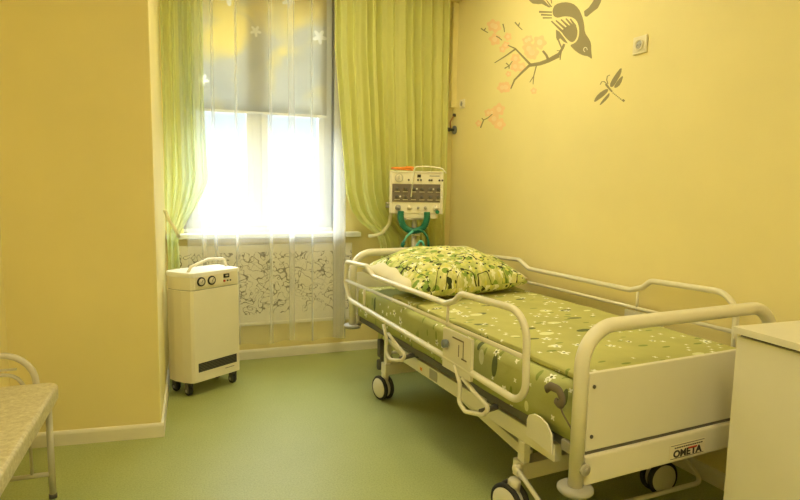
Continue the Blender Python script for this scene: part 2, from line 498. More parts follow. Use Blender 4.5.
# ------------------------------------------------------------------ curtains
def interp(tab, z):
    """tab: list of (z, value), z descending"""
    if z >= tab[0][0]: return tab[0][1]
    for (za, a), (zb, b) in zip(tab, tab[1:]):
        if z >= zb:
            k = (za-z)/(za-zb); k2 = k
            return a+(b-a)*k2
    return tab[-1][1]
def curtain(bm, left, right, y0, z0, z1, folds, amp, nu=150, nv=70, seed=0, tie=None):
    rnd = random.Random(seed)
    ph = [rnd.uniform(0, 6.28) for _ in range(6)]
    def fn(a, b):
        z = z1+(z0-z1)*b
        l, r = interp(left, z), interp(right, z)
        wdt = r-l
        a2 = a + .012*sin(2*pi*a*3+ph[0])
        x = l + wdt*a2
        am = amp*min(1.0, .25+wdt*1.1)*(1+.35*sin(2*pi*a*2.3+ph[1]))
        y = y0 + am*sin(2*pi*folds*a+ph[2]+.5*sin(z*1.3+ph[3])) + am*.45*sin(2*pi*folds*1.73*a+ph[4]+.4*sin(z*.9))
        if tie:
            d = abs(z-tie); y += .35*am*sin(2*pi*folds*.6*a+z*6)*math.exp(-(d/.35)**2)
            x += .006*sin(2*pi*folds*.7*a + z*9)*math.exp(-(d/.4)**2)
        return Vector((x, y, z))
    return grid(bm, fn, nu, nv)
# the cloth runs along x and doubles back on itself where it hangs in a gathered pleat
SHX = [0, .125, .095, .20, .175, .345, .325, .58, .553, .735, .69, .87, .852, 1.115, 1.02, 1.12, 1.035, 1.11]
SHL = [0]
for p, q in zip(SHX, SHX[1:]): SHL.append(SHL[-1]+abs(q-p))
def sheer_pt(a, b):
    z = 2.9+(.145-2.9)*b
    d = a*SHL[-1]; k = 0
    while k < len(SHL)-2 and d > SHL[k+1]: k += 1
    f = (d-SHL[k])/(SHL[k+1]-SHL[k]); f = f*f*(3-2*f)*.35+f*.65
    x = SHX[k]+(SHX[k+1]-SHX[k])*f + .004*sin(z*1.7+SHX[k]*9)
    y = 4.128 + .006*sin(x*11+1+.3*z)
    if k % 2: y += .005+.008*(1-2*f)                       # the return leg of a pleat crosses behind
    else: y += -.003*cos(2*pi*f)
    if k > 12: y += .004*(k-13)
    z2 = z + (.010*sin(x*21))*(b > .98)
    return Vector((x, y, z2))
bm = bm_new(); grid(bm, sheer_pt, 300, 44)
single('sheer_curtain', bm, SHEER, 'white sheer voile curtain hanging full width in front of the window', 'curtain', (.52, 4.135, .145), smooth=True)
# right green curtain, its window edge gathered by a tieback
t = Thing('window_curtain', 'wide green curtain right of the window, gathered low beside the ventilator', 'curtain', (1.6, 4.06, .03))
bm = bm_new()
L = [(2.9, .995), (2.25, 1.0), (1.9, 1.03), (1.55, 1.06), (1.26, 1.088), (1.118, 1.133), (1.03, 1.2), (.97, 1.28), (.93, 1.335), (.85, 1.36), (.4, 1.36), (0, 1.35)]
R_ = [(2.9, 1.892), (0, 1.9)]
curtain(bm, L, R_, 4.06, .03, 2.9, 12, .03, 220, 110, 11, .95)
t.part('curtain_cloth', bm, GREENC, smooth=True)
bm = bm_new(); tube(bm, fillet([(1.27, 4.04, .925), (1.30, 3.985, .932), (1.36, 3.985, .955), (1.41, 3.99, 1.02), (1.43, 4.0, 1.12), (1.435, 4.01, 1.2)], .06), .013, flat=.5)
t.part('tieback', bm, BAND, label='cream tieback band')
t = Thing('window_curtain', 'narrow sunlit green curtain left of the window, tied back to the wall projection', 'curtain', (-.02, 4.06, .03))
bm = bm_new()
L = [(2.9, -.125), (0, -.122)]
R_ = [(2.9, .133), (2.4, .131), (1.85, .127), (1.52, .133), (1.32, .142), (1.217, .108), (1.13, .062), (1.06, .018), (1.0, -.02), (.95, -.05), (.9, -.056), (.75, -.05), (.03, -.03)]
curtain(bm, L, R_, 4.04, .03, 2.9, 6, .026, 130, 110, 5, .95)
t.part('curtain_cloth', bm, GREENL, smooth=True)
bm = bm_new(); tube(bm, fillet([(-.13, 4.0, 1.12), (-.11, 3.985, 1.06), (-.065, 3.98, .985), (-.048, 4.01, .94)], .05), .011, flat=.5)
t.part('tieback', bm, BAND, label='cream tieback band')

# ------------------------------------------------------------------ right wall: stickers, sockets
WU = Vector((sin(RW_T), -cos(RW_T), 0))               # along the wall towards the viewer
WN = Vector((-cos(RW_T), -sin(RW_T), 0))              # out of the wall
WO = Vector((2.03, BACK, 0))
def wpt(px, py):
    d = ray(px, py); t = (WO-EYEV).dot(WN)/d.dot(WN); p = EYEV+d*t-WO
    return Vector((p.dot(WU), p.z))
WM = Matrix(((WU.x, 0, WN.x, WO.x), (WU.y, 0, WN.y, WO.y), (0, 1, 0, 0), (0, 0, 0, 1)))
def stroke_poly(pts, w0, w1):
    pts = [Vector(p) for p in pts]; n = len(pts); A = []; B = []
    for i, p in enumerate(pts):
        d = (pts[min(i+1, n-1)]-pts[max(i-1, 0)]).normalized(); q = Vector((-d.y, d.x))
        w = (w0+(w1-w0)*i/(n-1))/2
        A.append(p+q*w); B.append(p-q*w)
    return A+B[::-1]
def zoomed(ox, oy, sc): return lambda pts: [(ox+x/sc, oy+y/sc) for x, y in pts]
def smooth_poly(pts, it=2):
    for _ in range(it):
        out = []
        for i in range(len(pts)):
            a, b = Vector(pts[i]), Vector(pts[(i+1) % len(pts)]); out += [a*.75+b*.25, a*.25+b*.75]
        pts = out
    return pts
TH = .0012
class Sticker:
    def __init__(s, h=TH): s.bm = bm_new(); s.h = h
    def poly(s, px, sm=0):
        p = smooth_poly(px, sm) if sm else px
        prism(s.bm, [wpt(*q) for q in p], .0003, s.h, WM); return s
    def stroke(s, px, w0, w1): return s.poly(stroke_poly(px, w0, w1))
def wall_loc(px, py):
    q = wpt(px, py); return WO+WU*q.x+Vector((0, 0, q.y))
B = zoomed(500, 0, 6.25)
t = Thing('bird_wall_sticker', 'taupe bird sticker perched head down on the painted branch', 'wall sticker', wall_loc(570, 30))
s = Sticker()
s.poly(B([(330, 60), (345, 28), (400, 12), (455, 20), (492, 52), (512, 95), (525, 140), (530, 205), (552, 235), (570, 270), (570, 322), (577, 372), (553, 352), (525, 348), (495, 335), (465, 312), (437, 282), (458, 275), (478, 262), (491, 238), (497, 200), (493, 160), (478, 125), (447, 105), (400, 101), (365, 112), (340, 105), (330, 85)]), 1)
t.part('body', s.bm, TAUPE)
s = Sticker()
s.poly(B([(385, 195), (410, 170), (445, 155), (470, 150), (481, 175), (485, 200), (480, 235), (465, 258), (445, 265), (420, 245), (395, 215)]), 1)
for a, b in (((322, 132), (400, 205)), ((350, 128), (415, 185)), ((382, 122), (435, 172)), ((412, 116), (455, 165)), ((440, 118), (472, 165))): s.stroke(B([a, b]), 1.3, 2.6)
t.part('wing', s.bm, TAUPE)
s = Sticker()
s.poly(B([(350, 185), (352, 235), (358, 252), (378, 240), (400, 262), (425, 272), (400, 235), (372, 198)]))
s.stroke(B([(362, 240), (375, 275), (388, 305), (380, 340), (376, 375)]), 1.6, .9); s.stroke(B([(385, 318), (355, 316)]), .9, .6)
t.part('leg', s.bm, TAUPE)
s = Sticker()
for a, b, w in (((325, 76), (245, 74), 2.0), ((325, 95), (257, 92), 1.8), ((325, 112), (268, 112), 1.5)): s.stroke(B([a, b]), w*.7, w)
t.part('tail', s.bm, TAUPE)
s = Sticker()
s.poly(B([(180, -25), (185, 6), (205, 22), (240, 26), (262, 24), (308, 48), (314, 42), (285, 12), (262, -10), (235, -30)]))
s.stroke(B([(290, 0), (322, 44)]), .8, 1.4); s.stroke(B([(318, -10), (324, 22)]), 1.2, .8)
t.part('far_wing', s.bm, TAUPE)
s = Sticker()
s.poly(B([(526, 70), (530, 102), (545, 104), (578, 76), (612, 50), (630, 14), (640, -20), (600, -20), (575, 20), (555, 48)]))
t.part('far_wing', s.bm, TAUPE)
s = Sticker(.0018); ring = [(535+11*cos(a), 310+14*sin(a)) for a in [math.radians(v) for v in range(100, 400, 25)]]
s.stroke(B(ring), .7, .7); t.part('eye', s.bm, LABELC, label='pale eye ring')
t = Thing('branch_wall_sticker', 'taupe forked branch sticker under the bird', 'wall sticker', wall_loc(533, 60))
Z8 = zoomed(470, 20, 4.545)
s = Sticker()
s.stroke(B([(368, 345), (335, 362), (300, 380), (250, 398), (185, 408)]), 4.6, 3.2)
t.part('bough', s.bm, TAUPE)
for pts, w0, w1 in ((B([(362, 350), (392, 300), (402, 275)]), 2.6, 2.2), (B([(302, 372), (290, 345), (268, 318)]), 2.6, 2.0), (B([(195, 408), (140, 350), (95, 303), (50, 283)]), 2.2, .9),
                    (Z8([(210, 130), (160, 165), (112, 195)]), 1.6, .8), (Z8([(275, 202), (235, 240), (203, 272), (186, 312)]), 2.5, 1.0),
                    (Z8([(302, 208), (290, 255), (272, 283)]), 1.1, .6), (Z8([(290, 255), (287, 292)]), .9, .6)):
    s = Sticker(); s.stroke(pts, w0, w1); t.part('twig', s.bm, TAUPE)
for nm, lb, segs in (('twig_wall_sticker', 'small forked taupe twig sticker left below the branch fork', [[(158, 220), (178, 208), (193, 188)], [(178, 208), (178, 222)], [(165, 196), (178, 208)]]),
                     ('twig_wall_sticker', 'dark taupe twig sticker above the large pink blossoms', [[(205, 10), (220, 28), (238, 45)], [(220, 28), (226, 12)]]),
                     ('twig_wall_sticker', 'short taupe twig sticker furthest left, above the top blossom', [[(50, 38), (64, 48), (82, 58)], [(64, 48), (72, 36)]]),
                     ('twig_wall_sticker', 'thin upright taupe twig sticker near the top blossoms', [[(150, 18), (155, 36), (157, 55)]]),
                     ('twig_wall_sticker', 'tiny taupe twig sticker between the two upper left blossoms', [[(120, 74), (132, 80), (146, 92)]]),
                     ('twig_wall_sticker', 'lowest taupe twig sticker, below the low pink blossoms', [[(48, 490), (62, 455), (82, 445), (102, 428)], [(62, 455), (54, 446)]])):
    s = Sticker()
    for g in segs: s.stroke(Z8(g), 1.2, .7)
    q = Z8(segs[0])[1]
    single(nm, s.bm, TAUPE, lb, 'wall sticker', wall_loc(*q), 'taupe twig stickers')
def blossom(cx, cy, r, label, n=3, seed=0):
    rnd = random.Random(seed)
    c = Z8([(cx, cy)])[0]; rr = r/4.545
    t = Thing('blossom_wall_sticker', label, 'wall sticker', wall_loc(*c), group='pink blossom stickers')
    s = Sticker(.0008)
    for k in range(n):
        a0 = rnd.uniform(0, 6.28); ox, oy = (0, 0) if n == 1 else (rr*.55*cos(2*pi*k/n+a0), rr*.8*sin(2*pi*k/n+a0))
        r1 = rr*(.95 if n == 1 else .62)
        ph = rnd.uniform(0, 6)
        pts = [(c[0]+ox+r1*(.95+.16*cos(5*a+ph))*cos(a), c[1]+oy+r1*(1.0+.16*cos(5*a+ph))*sin(a)) for a in [2*pi*i/30 for i in range(30)]]
        s.h = .0006+.0001*k
        s.poly(pts)
        s2 = Sticker(.0014); s2.poly([(c[0]+ox+r1*.42*cos(a), c[1]+oy+r1*.46*sin(a)) for a in [2*pi*i/12 for i in range(12)]]); t.part('flower_centre', s2.bm, PINKL, label='paler blossom centre')
    t.part('petals', s.bm, PINK)
for i, (x, y, r, n, lb) in enumerate(((103, 58, 42, 3, 'pink blossom sticker cluster highest on the left'), (258, 70, 30, 2, 'tall pink blossom sticker left of the large pale one'), (292, 112, 48, 4, 'largest pink blossom sticker cluster, under the bird tail'),
        (162, 92, 28, 2, 'pink blossom sticker between the top and large clusters'), (148, 132, 16, 1, 'tiny pink blossom sticker below the upper cluster'), (222, 195, 36, 3, 'pink blossom sticker cluster in the branch fork'),
        (156, 332, 36, 3, 'pink blossom sticker cluster under the drooping branch tip'), (90, 402, 28, 2, 'pink blossom sticker left in the lowest group'), (132, 440, 42, 3, 'biggest pink blossom sticker in the lowest group'),
        (290, 322, 15, 1, 'single pink bud sticker at the hanging twig end'), (40, 470, 15, 1, 'single pink bud sticker lowest on the wall'), (175, 245, 13, 1, 'single pink bud sticker below the small forked twig'))):
    blossom(x, y, r, lb, n, i)
D = zoomed(440, 0, 3.333)
t = Thing('dragonfly_wall_sticker', 'taupe dragonfly sticker right below the bird', 'wall sticker', wall_loc(609, 87))
for pts in ([(606, 222), (585, 248), (568, 276), (567, 290), (577, 290), (590, 270), (604, 246)], [(612, 250), (598, 262), (584, 280), (580, 293), (590, 292), (603, 280)],
            [(512, 342), (520, 322), (538, 305), (558, 295), (562, 302), (548, 318), (530, 332)], [(530, 354), (540, 336), (556, 318), (566, 308), (564, 322), (550, 338)]):
    s = Sticker(); s.poly(D(pts), 1); t.part('wing', s.bm, TAUPE)
s = Sticker(); s.stroke(D([(553, 280), (562, 292), (574, 306)]), 2.2, 1.6)
for k in range(7): s.stroke(D([(576+k*5, 309+k*4), (579+k*5, 311.5+k*4)]), 1.1, .9)
s.poly(D([(606, 334), (612, 330), (617, 335), (612, 340)])); t.part('body', s.bm, TAUPE)
s = Sticker(); s.stroke(D([(556, 280), (548, 272), (540, 272), (534, 282)]), .9, .6); s.stroke(D([(560, 280), (556, 266), (558, 254), (567, 250)]), .9, .6); t.part('antenna', s.bm, TAUPE)

def socket(px, py, label, size=.085):
    q = wpt(px, py); t = Thing('wall_socket', label, 'socket', WO+WU*q.x+Vector((0, 0, q.y)), group='wall sockets')
    h = size/2; M0 = WM @ Matrix.Translation((q.x, q.y, 0))
    bm = bm_new(); b2 = bm_new(); box(b2, -h, h, -h, h, 0, .011, .004); merge(bm, b2, M0); t.part('plate', bm, SOCK)
    bm = bm_new(); lathe(bm, [(.027, .011), (.027, .019), (.022, .019), (.020, .012), (0, .012)], M0, 28); t.part('socket_rim', bm, SOCK)
    bm = bm_new(); disc(bm, M0 @ Vector((0, 0, .0118)), WN, .0195, .0014, 24); t.part('contact_well', bm, GREYP, label='round contact well with its shade painted grey')  # grey colour stands in for shade inside the ivory recess
    bm = bm_new()
    for dx in (-.008, .008): disc(bm, M0 @ Vector((dx, 0, .0128)), WN, .0028, .001, 10)
    t.part('pin_hole', bm, BLACK)
socket(641, 45, 'large ivory wall socket to the right of the bird sticker')
socket(463, 104, 'small ivory wall socket near the window curtain', .07)
# medical gas valve on the wall by the curtain
q = wpt(455, 130); base = WO+WU*q.x+Vector((0, 0, q.y))
t = Thing('gas_valve', 'small dark medical gas valve on the wall beside the green curtain', 'valve', base)
bm = bm_new(); disc(bm, base, WN, .034, .012); t.part('flange', bm, BLUEG)
bm = bm_new(); tube(bm, [base+WN*.01, base+WN*.045, base+WN*.046, base+WN*.085], [.011, .011, .016, .016]); t.part('valve_body', bm, DGREY)
bm = bm_new(); tube(bm, fillet([base+WN*.04+Vector((0, 0, .01)), base+WN*.045+Vector((0, 0, .06)), base+WN*.012+Vector((0, 0, .115))], .03), .006); t.part('pipe', bm, plain('copper_brown_pipe', (176, 122, 70), .4), label='thin copper-brown pipe')
bm = bm_new(); disc(bm, base+Vector((0, 0, .115)), WN, .012, .02); t.part('pipe_clip', bm, DGREY)

# ------------------------------------------------------------------ hospital bed (u across, v along to the head, z up)
BED = Vector((1.162, 1.437, 0)); BT = radians(4.5)
t = bed = Thing('hospital_bed', 'cream steel hospital bed on castors standing along the right wall', 'bed', BED, BT, world=False)
WB, LB = .945, 2.084
for nm, v, zb in (('foot_tube', 0, .345), ('head_tube', LB, .40)):
    bm = bm_new()
    tube(bm, fillet([(0, v, zb), (0, v, .867), (WB, v, .867), (WB, v, zb)], .125, 9), .0235, 18)
    ft = t.part(nm, bm, ENAMEL)
    for u in (0, WB):
        bm = bm_new(); lathe(bm, [(0, -.022), (.05, -.022), (.058, -.014), (.058, -.006), (.05, 0), (.0, 0)], Matrix.Translation((u, v, zb)), 28)
        t.part('bumper_disc', bm, GREYP, ft, label='grey plastic bumper disc')
        sv = -1 if v < 1 else 1
        bm = bm_new(); disc(bm, (u+.012, v+sv*.020, zb+.062), (0, sv, 0), .020, .012); disc(bm, (u+.012, v+sv*.032, zb+.062), (0, sv, 0), .008, .003); t.part('bolt_cap', bm, GREYP, ft)
# foot panel and beam
bm = bm_new(); prism(bm, smooth_poly([(.027, .456), (.027, .718), (.918, .718), (.918, .456)], 0), -.008, .008, Matrix(((1, 0, 0, 0), (0, 0, -1, 0), (0, 1, 0, 0), (0, 0, 0, 1))), .004)
fp = t.part('foot_panel', bm, PANELW)
for u in (.048, .897):
    for z in (.505, .672):
        bm = bm_new(); disc(bm, (u, -.008, z), (0, -1, 0), .0065, .004, 14); t.part('screw', bm, DGREY, fp)
        bm = bm_new(); tube(bm, [(u, 0, z), (0 if u < .5 else WB, 0, z)], .006, 8); t.part('screw_pin', bm, ENAMEL, fp)
bm = bm_new(); box(bm, .02, WB-.02, -.018, .030, .345, .444, .008); fb = t.part('foot_beam', bm, ENAMEL)
bm = bm_new(); box(bm, .03, WB-.03, -.004, .012, .444, .456); t.part('panel_gap_shade', bm, DGREY, fp, label='dark strip painted as shade in the gap below the panel')  # dark filler strip stands in for the shade between panel and beam
# maker's sticker on the beam
bm = bm_new(); box(bm, .405, .588, -.0192, -.0178, .357, .413, .0006, 1); st = t.part('name_sticker', bm, LABELC, fb, label='pale name sticker reading OMETA')
def text_bm(body, size, loc, mat_rows, ext=.0004, bold=0.0):
    cu = bpy.data.curves.new('text', 'FONT'); cu.body = body; cu.size = size; cu.extrude = ext; cu.offset = bold; cu.align_x = 'LEFT'; cu.resolution_u = 4
    o = bpy.data.objects.new('text', cu); C.objects.link(o)
    dg = bpy.context.evaluated_depsgraph_get(); me = bpy.data.meshes.new_from_object(o.evaluated_get(dg))
    bpy.data.objects.remove(o); bpy.data.curves.remove(cu)
    bm = bm_new(); bm.from_mesh(me); bpy.data.meshes.remove(me)
    xs = [v.co.x for v in bm.verts]
    return bm, min(xs), max(xs)
def put_text(body, size, u0, u1, z, mat, parent, nm, bold=.0):
    bm, a, b = text_bm(body, size, None, None, bold=bold)
    sx = (u1-u0)/(b-a)
    bm.transform(Matrix(((sx, 0, 0, u0-a*sx), (0, 0, -1, -.0196), (0, 1, 0, z), (0, 0, 0, 1))))
    return t.part(nm, bm, mat, parent)
put_text('OME', .036, .425, .512, .364, INK, fb, 'lettering', .0014)
put_text('TA', .036, .514, .572, .364, INK, fb, 'lettering', .0014)
bm = bm_new(); box(bm, .500, .545, -.0204, -.0192, .386, .391); t.part('red_bar', bm, REDP, fb)
bm = bm_new()
for k in range(13): box(bm, .43+k*.0112, .438+k*.0112, -.0202, -.0192, .3965, .4005)
box(bm, .411, .582, -.0202, -.0192, .4075, .409); box(bm, .411, .582, -.0202, -.0192, .3595, .361)
t.part('fine_print', bm, INK, fb, kind='stuff')
# head panel
bm = bm_new(); prism(bm, [(.03, .47), (.03, .74), (.915, .74), (.915, .47)], -.008, .008, Matrix(((1, 0, 0, 0), (0, 0, -1, LB), (0, 1, 0, 0), (0, 0, 0, 1))), .004); t.part('head_panel', bm, PANELW)
bm = bm_new(); box(bm, .02, WB-.02, LB-.02, LB+.02, .40, .47, .006); t.part('head_beam', bm, ENAMEL)
# mattress platform
bm = bm_new(); box(bm, .035, .91, .05, 2.05, .425, .460, .004); t.part('platform', bm, DGREY, label='dark grey mattress platform')
bm = bm_new(); box(bm, .02, .06, .035, .1, .42, .458, .004); t.part('platform_corner', bm, GREYP)
# long lower rails
for u in (.06, .86):
    bm = bm_new(); box(bm, u-.012, u+.022, .16, 1.45, .338, .405, .004); lr = t.part('long_rail', bm, ENAMEL)
    if u < .5:
        bm = bm_new(); box(bm, u-.0135, u-.0120, 1.02, 1.10, .348, .398); t.part('rail_label', bm, GREYP, lr, label='grey rating label')
        bm = bm_new(); box(bm, u-.0135, u-.0120, 1.17, 1.23, .352, .378); t.part('rail_label', bm, LABELC, lr, label='pale label with orange mark')
        bm = bm_new(); box(bm, u-.0142, u-.0135, 1.18, 1.20, .357, .373); t.part('label_mark', bm, ORANGE, lr)
    bm = bm_new(); box(bm, u-.014, u+.014, .325, .352, .255, .338, .004); t.part('rail_lug', bm, ENAMEL, lr)
    bm = bm_new(); tube(bm, [(u, 1.40, .36), (u+.01, 1.78, .44)], .016); t.part('rail_end', bm, ENAMEL, lr)
for v in (.55, 1.25):
    bm = bm_new(); box(bm, .05, .88, v, v+.04, .345, .425); t.part('cross_member', bm, DGREY)
# scissor lift under the platform
for u in (.16, .76):
    bm = bm_new(); b2 = bm_new(); box(b2, -.015, .015, -.52, .52, -.022, .022, .003); merge(bm, b2, Matrix.Translation((u, .95, .285)) @ Matrix.Rotation(radians(7), 4, 'X')); t.part('lift_arm', bm, ENAMEL)
bm = bm_new(); tube(bm, [(.45, .6, .27), (.45, 1.3, .33)], .025); t.part('actuator', bm, DGREY)
# base: cross beams, side beams, castors
for v in (.36, 1.70):
    bm = bm_new(); box(bm, .07, .80, v, v+.065, .165, .232, .003); cb = t.part('base_beam', bm, ENAMEL)
for u in (.40, .50):
    bm = bm_new(); box(bm, u, u+.04, .425, 1.70, .175, .222, .003); t.part('base_side_beam', bm, ENAMEL)
def castor(u, v, ang):
    A = Matrix.Translation((u, v, 0)) @ Matrix.Rotation(ang, 4, 'Z')
    bm = bm_new(); b2 = bm_new()
    lathe(b2, [(0, .172), (.022, .172), (.024, .16), (.020, .12), (0, .12)], None, 20)
    box(b2, -.009, .009, -.02, .028, .065, .165, .003)
    merge(bm, b2, A); c = t.part('castor', bm, ENAMEL)
    bm = bm_new(); b2 = bm_new(); tube(b2, [(-.03, .02, .075), (.03, .02, .075)], .008, 10); merge(bm, b2, A); t.part('axle', bm, DGREY, c)
    for sd in (-1, 1):
        W = A @ Matrix.Translation((sd*.012, .02, .075)) @ Matrix.Rotation(sd*pi/2, 4, 'Y')
        bm = bm_new(); lathe(bm, [(.060, 0), (.071, .002), (.075, .008), (.0745, .016), (.069, .022), (.060, .022)], W, 40); t.part('tyre', bm, RUBBER, c, label='black rubber tyre')
        bm = bm_new(); lathe(bm, [(0, .004), (.060, .004), (.062, .018), (.056, .026), (.02, .030), (0, .030)], W, 40); t.part('hub_cap', bm, PANELW, c, label='cream hub cap')
castor(.045, .375, radians(15)); castor(.775, .30, radians(82)); castor(.085, 1.735, radians(12)); castor(.785, 1.735, radians(40))
for u, v in ((.1, 1.735), (.1, .395), (.78, .395), (.78, 1.735)):
    bm = bm_new(); box(bm, u-.018, u+.018, v-.018, v+.018, .22, .34, .004); t.part('base_post', bm, ENAMEL)
# dark catch at the head end corner
bm = bm_new(); box(bm, .07, .10, 1.79, 1.83, .25, .36, .006); box(bm, .062, .09, 1.785, 1.825, .17, .235, .012); box(bm, .075, .095, 1.78, 1.80, .22, .27, .004)
t.part('lift_catch', bm, DGREY, label='dark grey catch at the head end')
# brake bar round the foot castors
bm = bm_new(); tube(bm, fillet([(.05, .37, .215), (.075, .18, .10), (.84, .155, .10), (.875, .36, .19)], [0, .05, .05, 0], 6), .0095, 12); bb = t.part('brake_bar', bm, ENAMEL)
bm = bm_new(); disc(bm, (.075, .375, .212), (-1, 0, 0), .017, .035); t.part('brake_pivot', bm, ENAMEL, bb)
bm = bm_new(); disc(bm, (.80, .375, .2), (1, 0, 0), .017, .08); t.part('brake_pivot', bm, ENAMEL, bb)
# corner plate beside the mattress
bm = bm_new(); prism(bm, [(.242, .418), (.242, .476), (.232, .497), (.204, .511), (.165, .511), (.135, .500), (.108, .470), (.100, .405)], -.004, .004, Matrix(((0, 0, 1, -.012), (1, 0, 0, 0), (0, 1, 0, 0), (0, 0, 0, 1))), .002)
cp = t.part('corner_plate', bm, PANELW)
bm = bm_new(); box(bm, -.012, .045, .15, .2, .425, .45); t.part('plate_bracket', bm, DGREY, cp)
# side rails
for sgn, u in ((1, -.055), (-1, 1.0)):
    bm = bm_new()
    pts = [(2.05, .817), (1.70, .836), (1.60, .791), (.775, .797), (.70, .822), (.652, .862), (.215, .877), (.203, .545), (.78, .562), (1.985, .584), (2.065, .67)]
    rad = [.03, .03, .04, .05, .03, .05, .10, .08, 0, .06, .05]
    dv = 0 if sgn > 0 else -.03
    tube(bm, fillet([(u, a+dv, b) for a, b in pts], rad, 7, True), .0135, 14, True)
    sr = t.part('side_rail', bm, ENAMEL)
    bm = bm_new(); tube(bm, [(u, 2.058+dv, .698), (u, 1.2, .708), (u, .205+dv, .715)], .0095, 10, flat=.8); t.part('middle_bar', bm, ENAMEL, sr)
    bm = bm_new(); tube(bm, [(u, .757+dv*2, .795), (u, .757+dv*2, .70)], .0065, 10); t.part('rail_strut', bm, ENAMEL, sr)
    bm = bm_new(); box(bm, u-.006*sgn-.006, u-.006*sgn+.006+.004, .545, .775, .52, .695, .004); mp = t.part('latch_panel', bm, PANELW, sr)
    x = u-.012*sgn
    bm = bm_new(); disc(bm, (x, .735, .632), (-sgn, 0, 0), .018, .022); t.part('latch_knob', bm, BLUEG, mp, label='blue-grey latch knob')
    bm = bm_new()
    box(bm, x-.0012, x+.0012, .60, .69, .668, .674); box(bm, x-.0012, x+.0012, .60, .604, .60, .668); box(bm, x-.0012, x+.0012, .635, .64, .60, .65); box(bm, x-.0012, x+.0012, .575, .615, .594, .600)
    t.part('latch_pictogram', bm, BROWN, mp)
    # the two swing arms that carry the rail
    for k, va in enumerate((.60, 1.36)):
        bm = bm_new()
        w = u-.008*sgn
        tube(bm, fillet([(w, va+.07, .555), (w, va+.03, .49), (w, va+.03, .405), (w, va-.02, .385), (w+.02*sgn, va-.12, .405), (w+.03*sgn, va-.15, .44), (w+.02*sgn, va-.05, .475), (w, va+.01, .52)], .03, 5), .0095, 10)
        t.part('swing_arm', bm, ENAMEL, sr)
        bm = bm_new(); tube(bm, [(w+.02*sgn, va-.10, .41), (w+.1*sgn, va-.10, .42)], .012, 10); t.part('arm_pivot', bm, DGREY, sr)
    for va in (1.74,):
        bm = bm_new(); tube(bm, [(u, va, .69), (u, va, .57)], .0075, 10); t.part('rail_strut', bm, ENAMEL, sr)
# dark strap hooked over the foot corner
bm = bm_new(); tube(bm, fillet([(.002, .165, .612), (-.006, .135, .634), (-.008, .092, .636), (-.008, .068, .610), (-.006, .085, .582), (-.004, .108, .592)], .02, 5), .015, 10, flat=.5)
stp = t.part('corner_strap', bm, STRAP, label='dark brown cloth strap end')
bm = bm_new(); tube(bm, fillet([(-.006, .085, .585), (-.004, .07, .56), (.004, .035, .52), (.012, .022, .46)], .02, 4), .003, 8); t.part('strap_cord', bm, STRAP, stp)

# ------------------------------------------------------------------ mattress, quilt, pillow
def bedloc(u, v, z): return BED+Vector((cos(BT)*u-sin(BT)*v, sin(BT)*u+cos(BT)*v, z))
def rr(a, n=4.0):
    """superellipse helper: sign-kept power"""
    return math.copysign(abs(a)**(2/n), a)
def slab(bm, u0, u1, v0, v1, z0, z1, r, nu=36, nv=60, bump=.004, seed=1, ncorner=5):
    """a soft slab: top and rounded sides, with a printed-cloth map in metres"""
    prof = []                                              # cross-profile path: from bottom inwards to top
    k = 6
    prof = [(0, z0)] + [(0, z0+(z1-r-z0)*i/3) for i in (1, 2, 3)] + [(r-r*cos(i/k*pi/2), z1-r+r*sin(i/k*pi/2)) for i in range(1, k+1)]
    su = [p for p in prof]; nb = len(prof)
    plen = [0]
    for a, b in zip(prof, prof[1:]): plen.append(plen[-1]+math.hypot(b[0]-a[0], b[1]-a[1]))
    tot = plen[-1]
    def axis(n, lo, hi):
        L_ = []
        for i in range(nb): L_.append((lo+prof[i][0], prof[i][1], lo+r-(tot-plen[i])))
        for i in range(1, n): 
            x = lo+r+(hi-lo-2*r)*i/n; L_.append((x, z1, x))
        for i in range(nb-1, -1, -1): L_.append((hi-prof[i][0], prof[i][1], hi-r+(tot-plen[i])))
        return L_
    A, Bx = axis(nu, u0, u1), axis(nv, v0, v1)
    rnd = random.Random(seed); ph = [rnd.uniform(0, 6.28) for _ in range(8)]
    V = []
    for a in A:
        row = []
        for b in Bx:
            z = min(a[1], b[1])
            w = bump*(sin(a[2]*13+ph[0]+2*sin(b[2]*4+ph[1]))+.7*sin(b[2]*17+ph[2]+2*sin(a[2]*5+ph[3]))+.5*sin((a[2]+b[2])*29+ph[4]))
            top = 1 if z > z1-r*.3 else 0
            dx = (0 if top else w*.6)
            row.append(bm.verts.new((a[0]+(dx if a[1] < z1 else 0), b[0]+(dx if b[1] < z1 else 0), z+(w*.5 if top else 0))))
        V.append(row)
    lay = bm.loops.layers.uv.verify()
    for i in range(len(A)-1):
        for j in range(len(Bx)-1):
            # collapse the corner squares where both are on a side
            vs = (V[i][j], V[i+1][j], V[i+1][j+1], V[i][j+1])
            f = bm.faces.new(vs); f.smooth = True
            for lp, (p, q) in zip(f.loops, ((i, j), (i+1, j), (i+1, j+1), (i, j+1))): lp[lay].uv = (A[p][2], Bx[q][2])
    bot = [V[0][j] for j in range(len(Bx))]+[V[i][-1] for i in range(1, len(A))]+[V[-1][j] for j in range(len(Bx)-2, -1, -1)]+[V[i][0] for i in range(len(A)-2, 0, -1)]
    bm.faces.new(bot)
    return bm
t = Thing('mattress', 'thick mattress under a light green flower-print sheet on the hospital bed', 'mattress', bedloc(.47, 1.04, .464), BT, world=False)
def local(bm, u, v, z): bm.transform(Matrix.Translation((-u, -v, -z))); return bm
bm = bm_new(); slab(bm, .03, .915, .03, 2.055, .464, .648, .035, 30, 60, .005, 3); t.part('fitted_sheet', local(bm, .47, 1.04, .464), SHEET)
t = Thing('quilt', 'thin green flower-print quilt lying flat on the mattress', 'quilt', bedloc(.47, .9, .652), BT, world=False)
